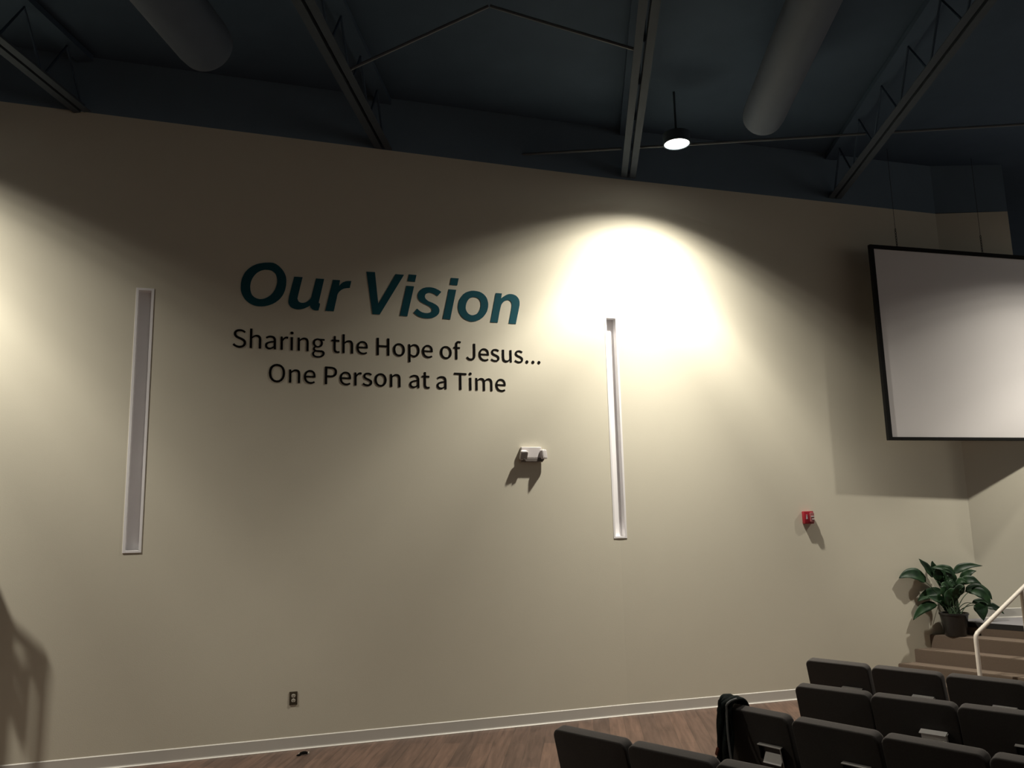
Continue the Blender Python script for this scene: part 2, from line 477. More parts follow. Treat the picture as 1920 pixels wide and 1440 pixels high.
# ------------------------------------------------------------------ wall lettering
HEAD = [[[[208,4538],[222,4540],[236,4541],[250,4541],[263,4540],[276,4536],[290,4531],[303,4523],[315,4514],[327,4504],[338,4493],[349,4482],[359,4469],[368,4455],[376,4441],[382,4427],[387,4414],[390,4400],[392,4387],[393,4373],[393,4358],[393,4341],[392,4322],[389,4303],[386,4285],[382,4267],[376,4251],[370,4235],[363,4219],[354,4205],[345,4191],[335,4178],[324,4166],[311,4155],[299,4144],[286,4135],[273,4127],[260,4120],[246,4114],[232,4108],[219,4104],[206,4100],[192,4097],[179,4095],[165,4093],[152,4093],[138,4093],[125,4094],[111,4096],[97,4099],[84,4104],[72,4109],[59,4116],[46,4124],[35,4133],[24,4143],[14,4153],[6,4164],[-2,4176],[-9,4188],[-15,4200],[-20,4213],[-24,4226],[-27,4239],[-29,4253],[-30,4267],[-30,4284],[-30,4301],[-29,4318],[-26,4336],[-23,4353],[-19,4369],[-13,4384],[-7,4399],[0,4414],[8,4428],[18,4441],[29,4455],[41,4467],[54,4479],[66,4489],[79,4498],[92,4505],[105,4512],[119,4518],[133,4523],[148,4527],[163,4531],[178,4534],[193,4537]],[[195,4464],[205,4464],[216,4464],[227,4464],[238,4462],[248,4460],[257,4456],[265,4451],[273,4446],[280,4439],[287,4432],[292,4424],[296,4415],[300,4405],[302,4394],[304,4384],[306,4374],[306,4364],[306,4353],[306,4342],[304,4331],[302,4319],[299,4306],[296,4293],[291,4281],[287,4269],[281,4258],[275,4247],[268,4236],[261,4227],[254,4218],[246,4209],[237,4202],[228,4195],[219,4188],[209,4183],[199,4178],[189,4173],[178,4170],[168,4168],[157,4166],[147,4166],[137,4167],[127,4169],[117,4172],[109,4176],[100,4180],[93,4186],[86,4192],[80,4198],[74,4206],[70,4215],[66,4225],[63,4235],[61,4246],[59,4257],[58,4269],[57,4281],[57,4293],[58,4306],[60,4318],[62,4331],[66,4344],[70,4356],[75,4369],[81,4380],[87,4391],[94,4401],[101,4411],[109,4420],[117,4428],[125,4434],[133,4440],[141,4445],[149,4450],[157,4454],[165,4457],[172,4459],[179,4461],[186,4463]]],[[[467,4414],[548,4415],[538,4367],[528,4322],[520,4280],[512,4245],[507,4218],[504,4202],[502,4194],[502,4193],[503,4192],[504,4189],[506,4183],[508,4176],[512,4170],[515,4164],[520,4160],[526,4157],[533,4155],[541,4153],[549,4153],[557,4153],[564,4155],[572,4157],[580,4160],[588,4164],[595,4169],[602,4174],[610,4181],[617,4188],[624,4197],[629,4205],[633,4214],[636,4221],[638,4230],[640,4243],[644,4260],[649,4283],[655,4311],[662,4342],[669,4376],[677,4411],[757,4411],[710,4178],[709,4174],[709,4171],[708,4167],[709,4164],[709,4161],[711,4159],[714,4159],[717,4158],[719,4155],[720,4149],[719,4140],[717,4129],[714,4115],[710,4101],[707,4085],[697,4085],[688,4084],[679,4084],[670,4085],[662,4087],[655,4090],[648,4093],[642,4098],[637,4103],[632,4107],[629,4112],[627,4116],[625,4121],[624,4126],[623,4131],[617,4126],[612,4122],[606,4117],[599,4113],[592,4109],[584,4105],[575,4100],[566,4096],[556,4093],[546,4090],[536,4087],[527,4086],[516,4084],[506,4084],[496,4084],[486,4086],[475,4088],[465,4091],[455,4095],[446,4100],[439,4106],[433,4113],[427,4122],[423,4130],[420,4139],[418,4148],[417,4158],[417,4168],[418,4178],[419,4188],[420,4196],[421,4202],[422,4208],[424,4219],[428,4237],[434,4263],[441,4296],[449,4333],[458,4372]]],[[[842,4409],[913,4410],[904,4348],[909,4356],[915,4363],[921,4371],[927,4377],[934,4383],[941,4389],[948,4393],[956,4397],[964,4401],[973,4404],[983,4406],[993,4407],[1004,4408],[1014,4409],[1025,4409],[1010,4336],[999,4335],[988,4333],[978,4332],[968,4329],[958,4327],[949,4323],[941,4319],[933,4314],[926,4309],[919,4303],[912,4296],[906,4289],[900,4281],[895,4273],[891,4264],[888,4255],[886,4246],[885,4237],[883,4225],[880,4209],[876,4189],[871,4166],[866,4140],[861,4113],[855,4085],[771,4085]]],[[[1175,4518],[1262,4520],[1297,4188],[1473,4514],[1561,4514],[1312,4078],[1239,4079]]],[[[1612,4522],[1691,4521],[1674,4446],[1596,4448]],[[1584,4399],[1665,4398],[1594,4076],[1516,4078]]],[[[1953,4358],[1941,4365],[1929,4373],[1917,4379],[1904,4385],[1891,4390],[1878,4394],[1864,4397],[1849,4399],[1835,4400],[1821,4400],[1807,4398],[1793,4396],[1779,4392],[1767,4388],[1755,4383],[1745,4376],[1736,4368],[1728,4360],[1721,4351],[1715,4342],[1710,4333],[1706,4323],[1703,4313],[1702,4303],[1702,4294],[1703,4284],[1706,4274],[1710,4265],[1715,4256],[1722,4248],[1730,4241],[1740,4234],[1751,4229],[1762,4223],[1773,4218],[1784,4213],[1795,4208],[1806,4204],[1816,4199],[1824,4195],[1832,4189],[1838,4183],[1843,4177],[1848,4172],[1850,4166],[1851,4160],[1851,4154],[1850,4149],[1847,4144],[1843,4139],[1837,4135],[1829,4130],[1820,4127],[1810,4124],[1800,4122],[1790,4122],[1779,4122],[1767,4124],[1756,4126],[1745,4129],[1734,4134],[1724,4140],[1715,4147],[1705,4155],[1696,4163],[1658,4117],[1670,4108],[1682,4099],[1695,4090],[1707,4083],[1721,4077],[1736,4073],[1752,4069],[1768,4067],[1785,4066],[1800,4066],[1815,4067],[1830,4069],[1844,4072],[1858,4075],[1870,4080],[1882,4086],[1892,4092],[1902,4100],[1911,4108],[1917,4116],[1923,4124],[1926,4133],[1929,4143],[1930,4152],[1930,4161],[1929,4170],[1927,4179],[1924,4187],[1919,4195],[1913,4203],[1906,4209],[1897,4215],[1888,4221],[1877,4226],[1867,4231],[1856,4236],[1844,4240],[1832,4244],[1820,4248],[1811,4253],[1802,4259],[1795,4265],[1788,4271],[1783,4278],[1780,4285],[1778,4292],[1778,4300],[1779,4307],[1782,4315],[1786,4321],[1791,4327],[1799,4332],[1807,4336],[1816,4340],[1825,4342],[1834,4342],[1844,4340],[1854,4338],[1863,4335],[1872,4331],[1880,4328],[1888,4324],[1895,4319],[1903,4314],[1910,4309]]],[[[2057,4517],[2141,4517],[2123,4439],[2044,4440]],[[2032,4392],[2112,4391],[2044,4068],[1964,4070]]],[[[2303,4394],[2318,4393],[2334,4392],[2350,4390],[2366,4387],[2381,4381],[2394,4374],[2407,4366],[2419,4355],[2430,4344],[2439,4332],[2446,4318],[2451,4304],[2455,4288],[2458,4272],[2459,4255],[2458,4239],[2456,4222],[2452,4205],[2447,4188],[2441,4172],[2432,4157],[2422,4141],[2411,4127],[2399,4113],[2386,4102],[2371,4091],[2355,4082],[2339,4075],[2323,4068],[2308,4064],[2294,4061],[2282,4059],[2270,4059],[2257,4060],[2245,4063],[2231,4067],[2217,4072],[2203,4078],[2190,4086],[2178,4095],[2168,4105],[2159,4116],[2150,4129],[2143,4142],[2138,4154],[2134,4167],[2131,4180],[2130,4193],[2129,4207],[2130,4221],[2132,4235],[2135,4250],[2139,4265],[2144,4280],[2150,4294],[2158,4307],[2167,4321],[2176,4333],[2186,4345],[2196,4355],[2206,4363],[2215,4369],[2225,4374],[2234,4378],[2245,4382],[2256,4386],[2267,4389],[2278,4392],[2290,4393]],[[2307,4325],[2316,4324],[2327,4323],[2337,4320],[2347,4315],[2355,4310],[2362,4303],[2367,4295],[2371,4285],[2374,4275],[2376,4265],[2377,4254],[2377,4242],[2376,4230],[2373,4218],[2370,4207],[2366,4195],[2360,4183],[2354,4171],[2346,4161],[2338,4152],[2329,4144],[2318,4138],[2306,4133],[2295,4129],[2284,4127],[2275,4127],[2266,4129],[2257,4132],[2249,4136],[2241,4141],[2234,4148],[2228,4155],[2223,4164],[2218,4173],[2215,4183],[2213,4193],[2212,4203],[2213,4214],[2214,4225],[2216,4236],[2218,4246],[2222,4257],[2227,4267],[2231,4277],[2237,4285],[2242,4292],[2248,4299],[2254,4305],[2261,4310],[2268,4314],[2275,4318],[2283,4321],[2290,4324],[2298,4325]]],[[[2545,4385],[2614,4385],[2603,4330],[2613,4338],[2622,4346],[2632,4353],[2642,4360],[2652,4366],[2662,4372],[2673,4377],[2684,4381],[2696,4384],[2707,4385],[2719,4385],[2732,4384],[2744,4381],[2756,4377],[2767,4373],[2776,4367],[2784,4359],[2792,4351],[2798,4342],[2803,4333],[2806,4323],[2809,4313],[2810,4303],[2810,4293],[2810,4282],[2809,4273],[2809,4266],[2807,4258],[2804,4246],[2800,4227],[2795,4202],[2787,4171],[2779,4136],[2770,4098],[2761,4059],[2681,4060],[2689,4096],[2697,4131],[2704,4163],[2710,4193],[2715,4218],[2718,4237],[2720,4251],[2721,4263],[2721,4272],[2720,4281],[2717,4290],[2713,4298],[2709,4305],[2703,4310],[2697,4314],[2691,4316],[2683,4317],[2674,4317],[2666,4315],[2657,4312],[2649,4308],[2640,4302],[2632,4296],[2624,4288],[2617,4280],[2612,4272],[2607,4265],[2603,4256],[2599,4243],[2594,4225],[2588,4200],[2581,4170],[2574,4137],[2567,4100],[2559,4063],[2478,4063]]]]
GLYPH = {"S":[209,[[[106,-5],[136,-1],[160,9],[178,25],[190,45],[194,68],[191,89],[184,105],[172,118],[158,128],[141,137],[104,153],[92,158],[81,164],[71,172],[64,182],[62,196],[64,208],[70,219],[80,226],[93,231],[110,233],[123,232],[136,229],[148,224],[158,217],[168,209],[185,230],[173,240],[159,249],[144,255],[127,260],[110,261],[83,258],[61,249],[44,234],[33,216],[29,193],[32,173],[40,157],[52,144],[66,135],[81,127],[118,111],[132,105],[143,98],[153,90],[159,79],[161,65],[158,52],[152,40],[140,31],[125,26],[107,24],[91,25],[76,29],[61,36],[48,45],[36,56],[17,33],[31,20],[47,10],[66,2],[85,-3]]]],"h":[213,[[[32,0],[64,0],[64,138],[75,148],[85,157],[95,162],[105,166],[116,167],[130,165],[140,159],[147,150],[151,135],[152,116],[152,0],[184,0],[184,120],[182,147],[175,168],[164,183],[147,192],[126,195],[111,193],[98,189],[85,182],[74,173],[63,163],[64,202],[64,279],[32,279]]]],"a":[197,[[[76,-5],[90,-3],[103,1],[116,7],[128,14],[139,23],[140,23],[143,0],[169,0],[169,117],[167,143],[159,165],[147,181],[128,191],[103,195],[85,194],[69,190],[54,184],[40,177],[29,170],[41,148],[51,154],[61,160],[73,164],[85,167],[98,168],[114,166],[125,159],[132,148],[136,135],[137,120],[94,114],[61,103],[38,90],[25,72],[21,49],[23,31],[31,16],[43,5],[58,-2]],[[85,21],[74,22],[65,26],[58,31],[53,40],[51,51],[54,65],[63,77],[79,86],[104,94],[137,99],[137,46],[126,37],[116,30],[106,25],[96,22]]]],"r":[136,[[[32,0],[64,0],[64,122],[73,139],[82,152],[92,160],[102,165],[112,166],[131,163],[137,191],[116,195],[104,193],[92,188],[81,180],[71,169],[62,155],[62,155],[58,190],[32,190]]]],"i":[96,[[[32,0],[64,0],[64,190],[32,190]],[[48,229],[55,230],[61,233],[66,238],[69,244],[70,251],[69,258],[66,263],[61,268],[55,270],[48,271],[41,270],[35,268],[31,263],[28,258],[27,251],[28,244],[31,238],[35,233],[41,230]]]],"n":[214,[[[32,0],[64,0],[64,138],[75,148],[85,157],[95,162],[105,166],[116,167],[130,165],[140,159],[147,150],[151,135],[152,116],[152,0],[184,0],[184,120],[182,147],[175,168],[164,183],[147,192],[126,195],[111,193],[98,189],[85,182],[73,173],[62,162],[62,162],[58,190],[32,190]]]],"g":[197,[[[96,-88],[129,-84],[156,-75],[176,-60],[188,-42],[193,-22],[190,-5],[182,8],[169,17],[150,22],[126,23],[89,23],[76,24],[66,27],[60,32],[57,37],[56,44],[56,50],[58,55],[61,59],[64,63],[68,67],[96,60],[118,63],[137,72],[152,86],[162,104],[166,126],[165,136],[163,145],[160,153],[155,160],[150,166],[189,166],[189,190],[123,190],[96,195],[74,192],[54,183],[39,169],[29,150],[25,127],[26,114],[30,102],[36,92],[42,83],[50,76],[50,75],[44,70],[38,64],[33,56],[30,48],[29,39],[30,31],[32,23],[36,17],[40,12],[46,8],[46,6],[36,-1],[28,-9],[23,-18],[19,-27],[18,-37],[22,-55],[32,-69],[49,-79],[70,-85]],[[96,82],[83,84],[72,90],[64,99],[58,112],[56,127],[58,142],[63,155],[72,164],[83,170],[96,172],[109,170],[120,164],[129,155],[135,142],[137,127],[134,112],[129,99],[120,90],[109,84]],[[101,-65],[82,-64],[67,-60],[55,-53],[48,-43],[46,-32],[47,-26],[49,-19],[52,-12],[58,-6],[65,0],[90,-3],[123,-3],[136,-4],[147,-6],[155,-11],[159,-18],[161,-27],[158,-38],[150,-49],[138,-58],[121,-63]]]],"t":[132,[[[92,-5],[127,2],[121,27],[99,21],[88,23],[79,28],[74,35],[71,45],[70,58],[70,164],[121,164],[121,190],[70,190],[70,244],[43,244],[40,190],[9,188],[9,164],[38,164],[38,59],[40,38],[45,20],[55,7],[71,-2]]]],"e":[194,[[[109,-5],[124,-4],[137,-1],[150,3],[161,9],[172,15],[160,36],[152,31],[143,27],[133,24],[123,22],[113,21],[93,24],[76,33],[62,47],[54,65],[50,88],[178,88],[179,106],[176,136],[167,161],[151,179],[130,191],[103,195],[78,191],[55,178],[36,157],[23,129],[18,95],[23,60],[36,33],[55,12],[80,0]],[[49,110],[54,131],[62,147],[74,160],[88,167],[104,169],[120,167],[133,160],[143,148],[149,131],[151,110]]]],"H":[255,[[[35,0],[68,0],[68,121],[187,121],[187,0],[220,0],[220,257],[187,257],[187,149],[68,149],[68,257],[35,257]]]],"o":[212,[[[106,-5],[133,0],[157,12],[176,33],[189,60],[194,95],[189,130],[176,158],[157,178],[133,191],[106,195],[79,191],[55,178],[36,158],[23,130],[18,95],[23,60],[36,33],[55,12],[79,0]],[[106,22],[88,25],[73,35],[61,50],[54,71],[51,95],[54,119],[61,140],[73,155],[88,165],[106,168],[124,165],[140,155],[151,140],[159,119],[161,95],[159,71],[151,50],[140,35],[124,25]]]],"p":[217,[[[32,-80],[64,-80],[64,-16],[63,18],[74,10],[84,4],[95,-1],[105,-4],[116,-5],[141,0],[164,13],[182,34],[194,62],[199,98],[195,131],[186,158],[171,178],[150,191],[123,195],[110,194],[97,190],[85,184],[73,176],[62,168],[62,168],[58,190],[32,190]],[[111,22],[103,23],[94,25],[84,29],[74,34],[64,42],[64,142],[75,151],[86,159],[96,164],[105,167],[115,168],[134,165],[148,155],[158,141],[164,121],[165,98],[163,72],[155,51],[143,35],[128,26]]]],"f":[114,[[[12,164],[37,164],[37,0],[69,0],[69,164],[110,164],[110,190],[69,190],[69,220],[70,234],[74,244],[79,252],[86,256],[96,258],[118,252],[125,277],[93,283],[73,280],[57,272],[46,259],[40,242],[37,221],[37,190],[12,188]]]],"J":[187,[[[83,-5],[110,-1],[130,11],[143,28],[151,50],[154,75],[154,257],[121,257],[121,78],[120,58],[115,42],[106,32],[95,26],[80,24],[69,25],[59,28],[51,34],[43,42],[35,53],[12,36],[22,22],[34,10],[48,2],[65,-3]]]],"s":[164,[[[82,-5],[106,-2],[126,6],[140,19],[148,34],[151,52],[148,71],[139,85],[125,95],[110,103],[93,110],[81,114],[69,120],[60,126],[54,133],[52,143],[54,151],[58,159],[65,165],[75,169],[88,170],[97,169],[106,167],[115,163],[123,159],[131,153],[146,173],[137,180],[126,186],[114,191],[101,194],[87,195],[64,192],[46,185],[33,173],[25,158],[22,141],[25,124],[34,111],[46,100],[61,92],[77,86],[90,81],[101,76],[111,69],[118,60],[120,50],[119,41],[115,32],[107,26],[97,22],[83,20],[70,21],[58,24],[47,29],[37,35],[27,43],[11,22],[23,13],[36,6],[51,0],[66,-3]]]],"u":[213,[[[88,-5],[103,-3],[116,2],[128,9],[140,18],[151,30],[152,30],[154,0],[181,0],[181,190],[149,190],[149,55],[138,43],[128,34],[119,28],[108,24],[97,23],[84,25],[74,31],[67,41],[63,55],[62,74],[62,190],[29,190],[29,70],[32,43],[38,23],[50,8],[66,-2]]]],".":[97,[[[49,-5],[56,-3],[62,0],[67,5],[71,12],[72,20],[71,28],[67,35],[62,40],[56,43],[49,44],[41,43],[35,40],[30,35],[27,28],[26,20],[27,12],[30,5],[35,0],[41,-3]]]],"O":[260,[[[130,-5],[166,1],[196,19],[219,47],[234,84],[239,129],[234,175],[219,211],[196,238],[166,255],[130,261],[94,255],[63,238],[40,211],[26,175],[20,129],[26,84],[40,47],[63,19],[94,1]],[[130,24],[104,29],[83,42],[67,64],[57,94],[54,129],[57,165],[67,193],[83,215],[104,228],[130,233],[156,228],[177,215],[193,193],[203,165],[206,129],[203,94],[193,64],[177,42],[156,29]]]],"P":[222,[[[35,0],[68,0],[68,102],[110,102],[141,105],[168,114],[187,130],[200,152],[204,181],[200,211],[187,232],[167,246],[141,254],[109,257],[35,257]],[[68,129],[68,230],[104,230],[129,229],[148,224],[161,215],[170,201],[172,181],[170,162],[162,147],[149,137],[130,130],[106,129]]]],"T":[210,[[[89,0],[121,0],[121,229],[199,229],[199,257],[11,257],[11,229],[89,229]]]],"m":[324,[[[32,0],[64,0],[64,138],[75,149],[84,157],[94,162],[103,166],[112,167],[125,165],[135,159],[142,150],[146,135],[147,116],[147,0],[179,0],[179,138],[190,149],[200,157],[209,162],[218,166],[227,167],[240,165],[250,159],[257,150],[261,135],[263,116],[263,0],[294,0],[294,120],[292,147],[285,168],[274,183],[258,192],[237,195],[223,193],[210,188],[198,181],[186,171],[174,159],[168,171],[161,181],[150,189],[138,193],[121,195],[108,193],[96,189],[84,182],[73,173],[62,162],[62,162],[58,190],[32,190]]]],"F":[193,[[[35,0],[68,0],[68,115],[166,115],[166,143],[68,143],[68,229],[183,229],[183,257],[35,257]]]],"I":[103,[[[35,0],[68,0],[68,257],[35,257]]]],"R":[222,[[[68,135],[68,230],[111,230],[133,229],[150,224],[163,215],[170,203],[173,185],[170,167],[163,153],[150,143],[133,137],[111,135]],[[176,0],[213,0],[147,112],[167,119],[183,130],[195,144],[203,163],[205,185],[201,213],[189,233],[170,247],[145,254],[116,257],[35,257],[35,0],[68,0],[68,109],[114,109]]]],"E":[206,[[[35,0],[187,0],[187,28],[68,28],[68,121],[165,121],[165,149],[68,149],[68,229],[183,229],[183,257],[35,257]]]]," ":[78,[]]}


def flat_letter(loops, matl, parent, y=-.0025):
    """loops in wall x,z metres -> thin vinyl letter"""
    cu = bpy.data.curves.new('letter', 'CURVE'); cu.dimensions = '2D'; cu.fill_mode = 'BOTH'; cu.extrude = .0012
    for lp in loops:
        s = cu.splines.new('POLY'); s.points.add(len(lp) - 1)
        for p, (x, z) in zip(s.points, lp): p.co = (x, z, 0, 1)
        s.use_cyclic_u = True
    tmp = bpy.data.objects.new('tmp_letter', cu); col.objects.link(tmp)
    bpy.context.view_layer.update()
    me = bpy.data.meshes.new_from_object(tmp.evaluated_get(bpy.context.evaluated_depsgraph_get()))
    bpy.data.objects.remove(tmp); bpy.data.curves.remove(cu)
    me.name = 'letter'
    me.transform(Matrix.Translation((0, y, 0)) @ Matrix.Rotation(R(90), 4, 'X'))
    me.materials.clear(); me.materials.append(matl)
    o = bpy.data.objects.new('letter', me); col.objects.link(o); o.parent = parent
    return o


t = empty('wall_lettering', (0, WY, 0))
tag(t, 'large teal bold italic lettering on the wall reading Our Vision', 'wall lettering', 'wall lettering lines')
for loops in HEAD:
    flat_letter([[(x / 1000, z / 1000) for x, z in lp] for lp in loops], M['teal'], t)


def text_line(txt, x0, x1, zb, slope, cap, label):
    t = empty('wall_lettering', (0, WY, 0))
    tag(t, label, 'wall lettering', 'wall lettering lines')
    s = cap / (max(p[1] for lp in GLYPH['H'][1] for p in lp))
    adv = 0; places = []
    for ch in txt:
        places.append((ch, adv)); adv += GLYPH[ch][0]
    first = min(p[0] for lp in GLYPH[txt[0]][1] for p in lp)
    last = places[-1][1] + max(p[0] for lp in GLYPH[txt[-1]][1] for p in lp)
    sx = (x1 - x0) / (last - first)
    for ch, a in places:
        if ch == ' ': continue
        flat_letter([[(x0 + (a + p[0] - first) * sx, zb + slope * (a + p[0] - first) * sx + p[1] * s) for p in lp] for lp in GLYPH[ch][1]], M['black'], t)


text_line('Sharing the Hope of Jesus...', -.088, 3.027, 3.680, -.0138, .176, 'first line of plain black lettering below the teal words, Sharing the Hope of Jesus...')
text_line('One Person at a Time', .250, 2.633, 3.3555, -.0120, .1755, 'bottom line of plain black lettering on the wall, One Person at a Time')

# ------------------------------------------------------------------ emergency light
t = empty('emergency_light'); t.matrix_world = W1
t.location = (2.885, WY, 2.65)
tag(t, 'white two-headed emergency light on the wall below the lettering', 'emergency light')
bm = bmesh.new(); box(bm, (0, -.022, .038), (.222, .044, .112), bev=.006)
obj('housing', bm, M['grey'], t)
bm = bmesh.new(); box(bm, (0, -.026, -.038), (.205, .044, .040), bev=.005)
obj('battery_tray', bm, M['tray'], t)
for sgn, yaw, pitch, cx, cz in ((-1, 8, 24, -.092, .012), (1, 38, -6, .128, .020)):
    RM = Matrix.Translation((cx, -.053, cz)) @ Matrix.Rotation(R(yaw), 4, 'Z') @ Matrix.Rotation(R(pitch), 4, 'X')
    bm = bmesh.new()
    cushion(bm, .086, -.052, .046, .040, .020, .014, .006)
    for v in bm.verts: v.co = RM @ Vector((v.co.x * (.8 + .2 * (1 - v.co.y / .040)), v.co.y - .020, v.co.z))
    hd = obj('lamp_head', bm, M['grey'], t, smooth=40)
    bm = bmesh.new()
    cushion(bm, .070, -.042, .036, .004, .014, .010, .001)
    for v in bm.verts: v.co = RM @ Vector((v.co.x, v.co.y - .0235, v.co.z))
    obj('lens', bm, M['lampglass'], hd, smooth=40)
    bm = bmesh.new(); tube(bm, [(cx * .8, -.040, -.03), (cx * .85, -.052, -.052), (cx * .95, -.060, -.030)], .014)
    obj('swivel', bm, M['tray'], t, smooth=40)

# ------------------------------------------------------------------ fire alarm strobe
t = empty('fire_alarm'); t.matrix_world = Matrix.Translation((6.178, WY + SL * (6.178 - BEND), 1.957)) @ Matrix.Rotation(A2, 4, 'Z')
tag(t, 'small red fire alarm strobe on the wall between the niche and the plant', 'fire alarm')
bm = bmesh.new(); box(bm, (0, -.026, 0), (.124, .052, .142), bev=.008); obj('housing', bm, M['red'], t, smooth=40)
bm = bmesh.new(); cushion(bm, .052, -.055, .055, .018, .010, .010, .006)
for v in bm.verts: v.co += Vector((.030, -.0685, 0))
obj('strobe_lens', bm, M['clear'], t, smooth=40)
bm = bmesh.new()
box(bm, (.030, -.0705, .012), (.036, .006, .010)); box(bm, (.036, -.0705, -.018), (.026, .006, .012))
obj('reflector', bm, M['chrome'], t)
s = .020 / 270.0
zc = .034
lo = []
for ch in 'FIRE':
    w = GLYPH[ch][0] * s
    lo.append([[(-.036 + p[1] * s * .9 - .006, zc - p[0] * s) for p in lp] for lp in GLYPH[ch][1]])
    zc -= w
for L_ in lo:
    flat_letter(L_, M['white'], t, y=-.0535)

# ------------------------------------------------------------------ wall outlet
t = empty('wall_outlet', (.539, WY, .444))
tag(t, 'brown duplex wall outlet with ivory sockets just above the baseboard', 'outlet')
bm = bmesh.new(); box(bm, (0, -.0015, 0), (.071, .005, .116), bev=.002); obj('cover_plate', bm, M['brown'], t)
for sz in (.0215, -.0185):
    bm = bmesh.new(); cushion(bm, .034, -.0145, .0145, .004, .012, .012, .001)
    for v in bm.verts: v.co += Vector((0, -.0095, sz))
    s_ = obj('socket', bm, M['ivory'], t)
    bm = bmesh.new()
    box(bm, (-.006, -.0098, sz + .003), (.003, .002, .010)); box(bm, (.006, -.0098, sz + .003), (.003, .002, .008)); box(bm, (0, -.0098, sz - .008), (.005, .002, .005))
    obj('slots', bm, M['brown'], s_)
bm = bmesh.new(); box(bm, (0, -.008, .0015), (.005, .002, .005)); obj('screw', bm, M['ivory'], t)

# ------------------------------------------------------------------ projection screen
SA = math.atan2(-.057, .998)
t = empty('projection_screen'); t.matrix_world = Matrix.Translation((7.136, 7.754, 2.818)) @ Matrix.Rotation(SA, 4, 'Z')
tag(t, 'large hanging white projection screen with thin black frame', 'projection screen')
SW, SH, FB = 3.85, 2.362, .052
bm = bmesh.new()
for cx, cz, sx, sz in ((FB / 2, SH / 2, FB, SH), (SW - FB / 2, SH / 2, FB, SH), (SW / 2, .018, SW - 2 * FB, .036), (SW / 2, SH - .024, SW - 2 * FB, .048)):
    box(bm, (cx, .02, cz), (sx, .045, sz), bev=.003)
obj('frame', bm, M['frame'], t)
bm = bmesh.new(); box(bm, (SW / 2, .020, SH / 2), (SW - .06, .006, SH - .05)); obj('screen_surface', bm, M['screen'], t)
for cx in (.405, 1.67, 2.9):
    bm = bmesh.new()
    for k in range(7):
        z = SH + .012 + k * .034
        ring = [(cx + (.009 * math.cos(a) if k % 2 else 0), .02 + (0 if k % 2 else .009 * math.cos(a)), z + .02 * math.sin(a)) for a in [2 * PI * q / 10 for q in range(11)]]
        tube(bm, ring, .0035, 6, cap=False)
    ch = obj('chain', bm, M['chairleg'], t, smooth=40)
    bm = bmesh.new(); tube(bm, [(cx, .02, SH + .24), (cx, .02, 6.45 - 2.818)], .0025, 6); obj('cable', bm, M['chairleg'], ch)

# ------------------------------------------------------------------ ceiling steel, ducts, lamps
JU = Vector((math.cos(R(66.9)), math.sin(R(66.9)), 0)); JV = Vector((JU.y, -JU.x, 0))
J0 = Vector((1.345, 8.17, 0))               # point of joist over the word Our at the wall
PITCH = 2.60
names = {-1: 'second joist from the left edge', 0: None}


def joist(k, label, y_in):
    base = J0 + JV * (PITCH * k)
    t = empty('steel_joist', (base.x, base.y, 5.862), R(66.9) )
    tag(t, label, 'ceiling joist', 'steel joists under the dark ceiling')
    a, b = -14.0, y_in
    for sg in (-1, 1):
        bm = bmesh.new()
        box(bm, ((a + b) / 2, sg * .050, .004), (b - a, .070, .008))
        box(bm, ((a + b) / 2, sg * .019, .04), (b - a, .008, .075))
        obj('chord_angle', bm, M['steel'], t)
    bm = bmesh.new()
    n = 22; L = (b - a) / n
    for i in range(n):
        x = a + i * L
        tube(bm, [(x, 0, .03), (x + L / 2, 0, .50), (x + L, 0, .03)], .012, 6)
    obj('web', bm, M['deck'], t)
    bm = bmesh.new(); box(bm, ((a + b) / 2, 0, .545), (b - a, .15, .06)); obj('top_chord', bm, M['deck'], t)


joist(-1, 'dark steel joist meeting the wall top left of the lettering, leftmost one', -1.14)
joist(0, 'dark double-angle steel joist meeting the wall top above the word Our', .03)
joist(1, 'dark double-angle steel joist just left of the glowing downlight', 1.13)
joist(2, 'dark steel joist between the right duct and the projection screen', 2.12)


def rod(pts, label, name='bridging_rod'):
    bm = bmesh.new(); tube(bm, pts, .014, 6)
    o = obj(name, bm, M['rod'], None, smooth=40)
    tag(o, label, 'bridging rod', 'thin bridging rods between joists')


def jp(k, s, z):
    b = J0 + JV * (PITCH * k) + JU * s
    return Vector((b.x, b.y, z))


sx = (Vector((1.9652, 6.2567, 0)) - J0).dot(JU)
rod([jp(.03, sx, 5.885), jp(.497, sx, 6.385)], 'thin diagonal rod rising rightwards from the joist above Our to the ceiling')
rod([jp(.97, sx, 5.885), jp(.503, sx, 6.385)], 'thin diagonal rod rising leftwards from the joist beside the downlight')
s2 = (Vector((4.663, 7.426, 0)) - J0).dot(JU)
rod([jp(.45, s2, 6.0), jp(.965, s2, 6.0)], 'thin horizontal rod left of the joist beside the downlight, just above the wall top')
rod([jp(1.035, s2, 6.0), jp(1.965, s2, 6.0)], 'long thin horizontal rod passing right behind the glowing downlight')
rod([jp(2.035, s2, 6.0), jp(2.95, s2, 6.0)], 'thin horizontal rod at the right, beyond the joist beside the screen')


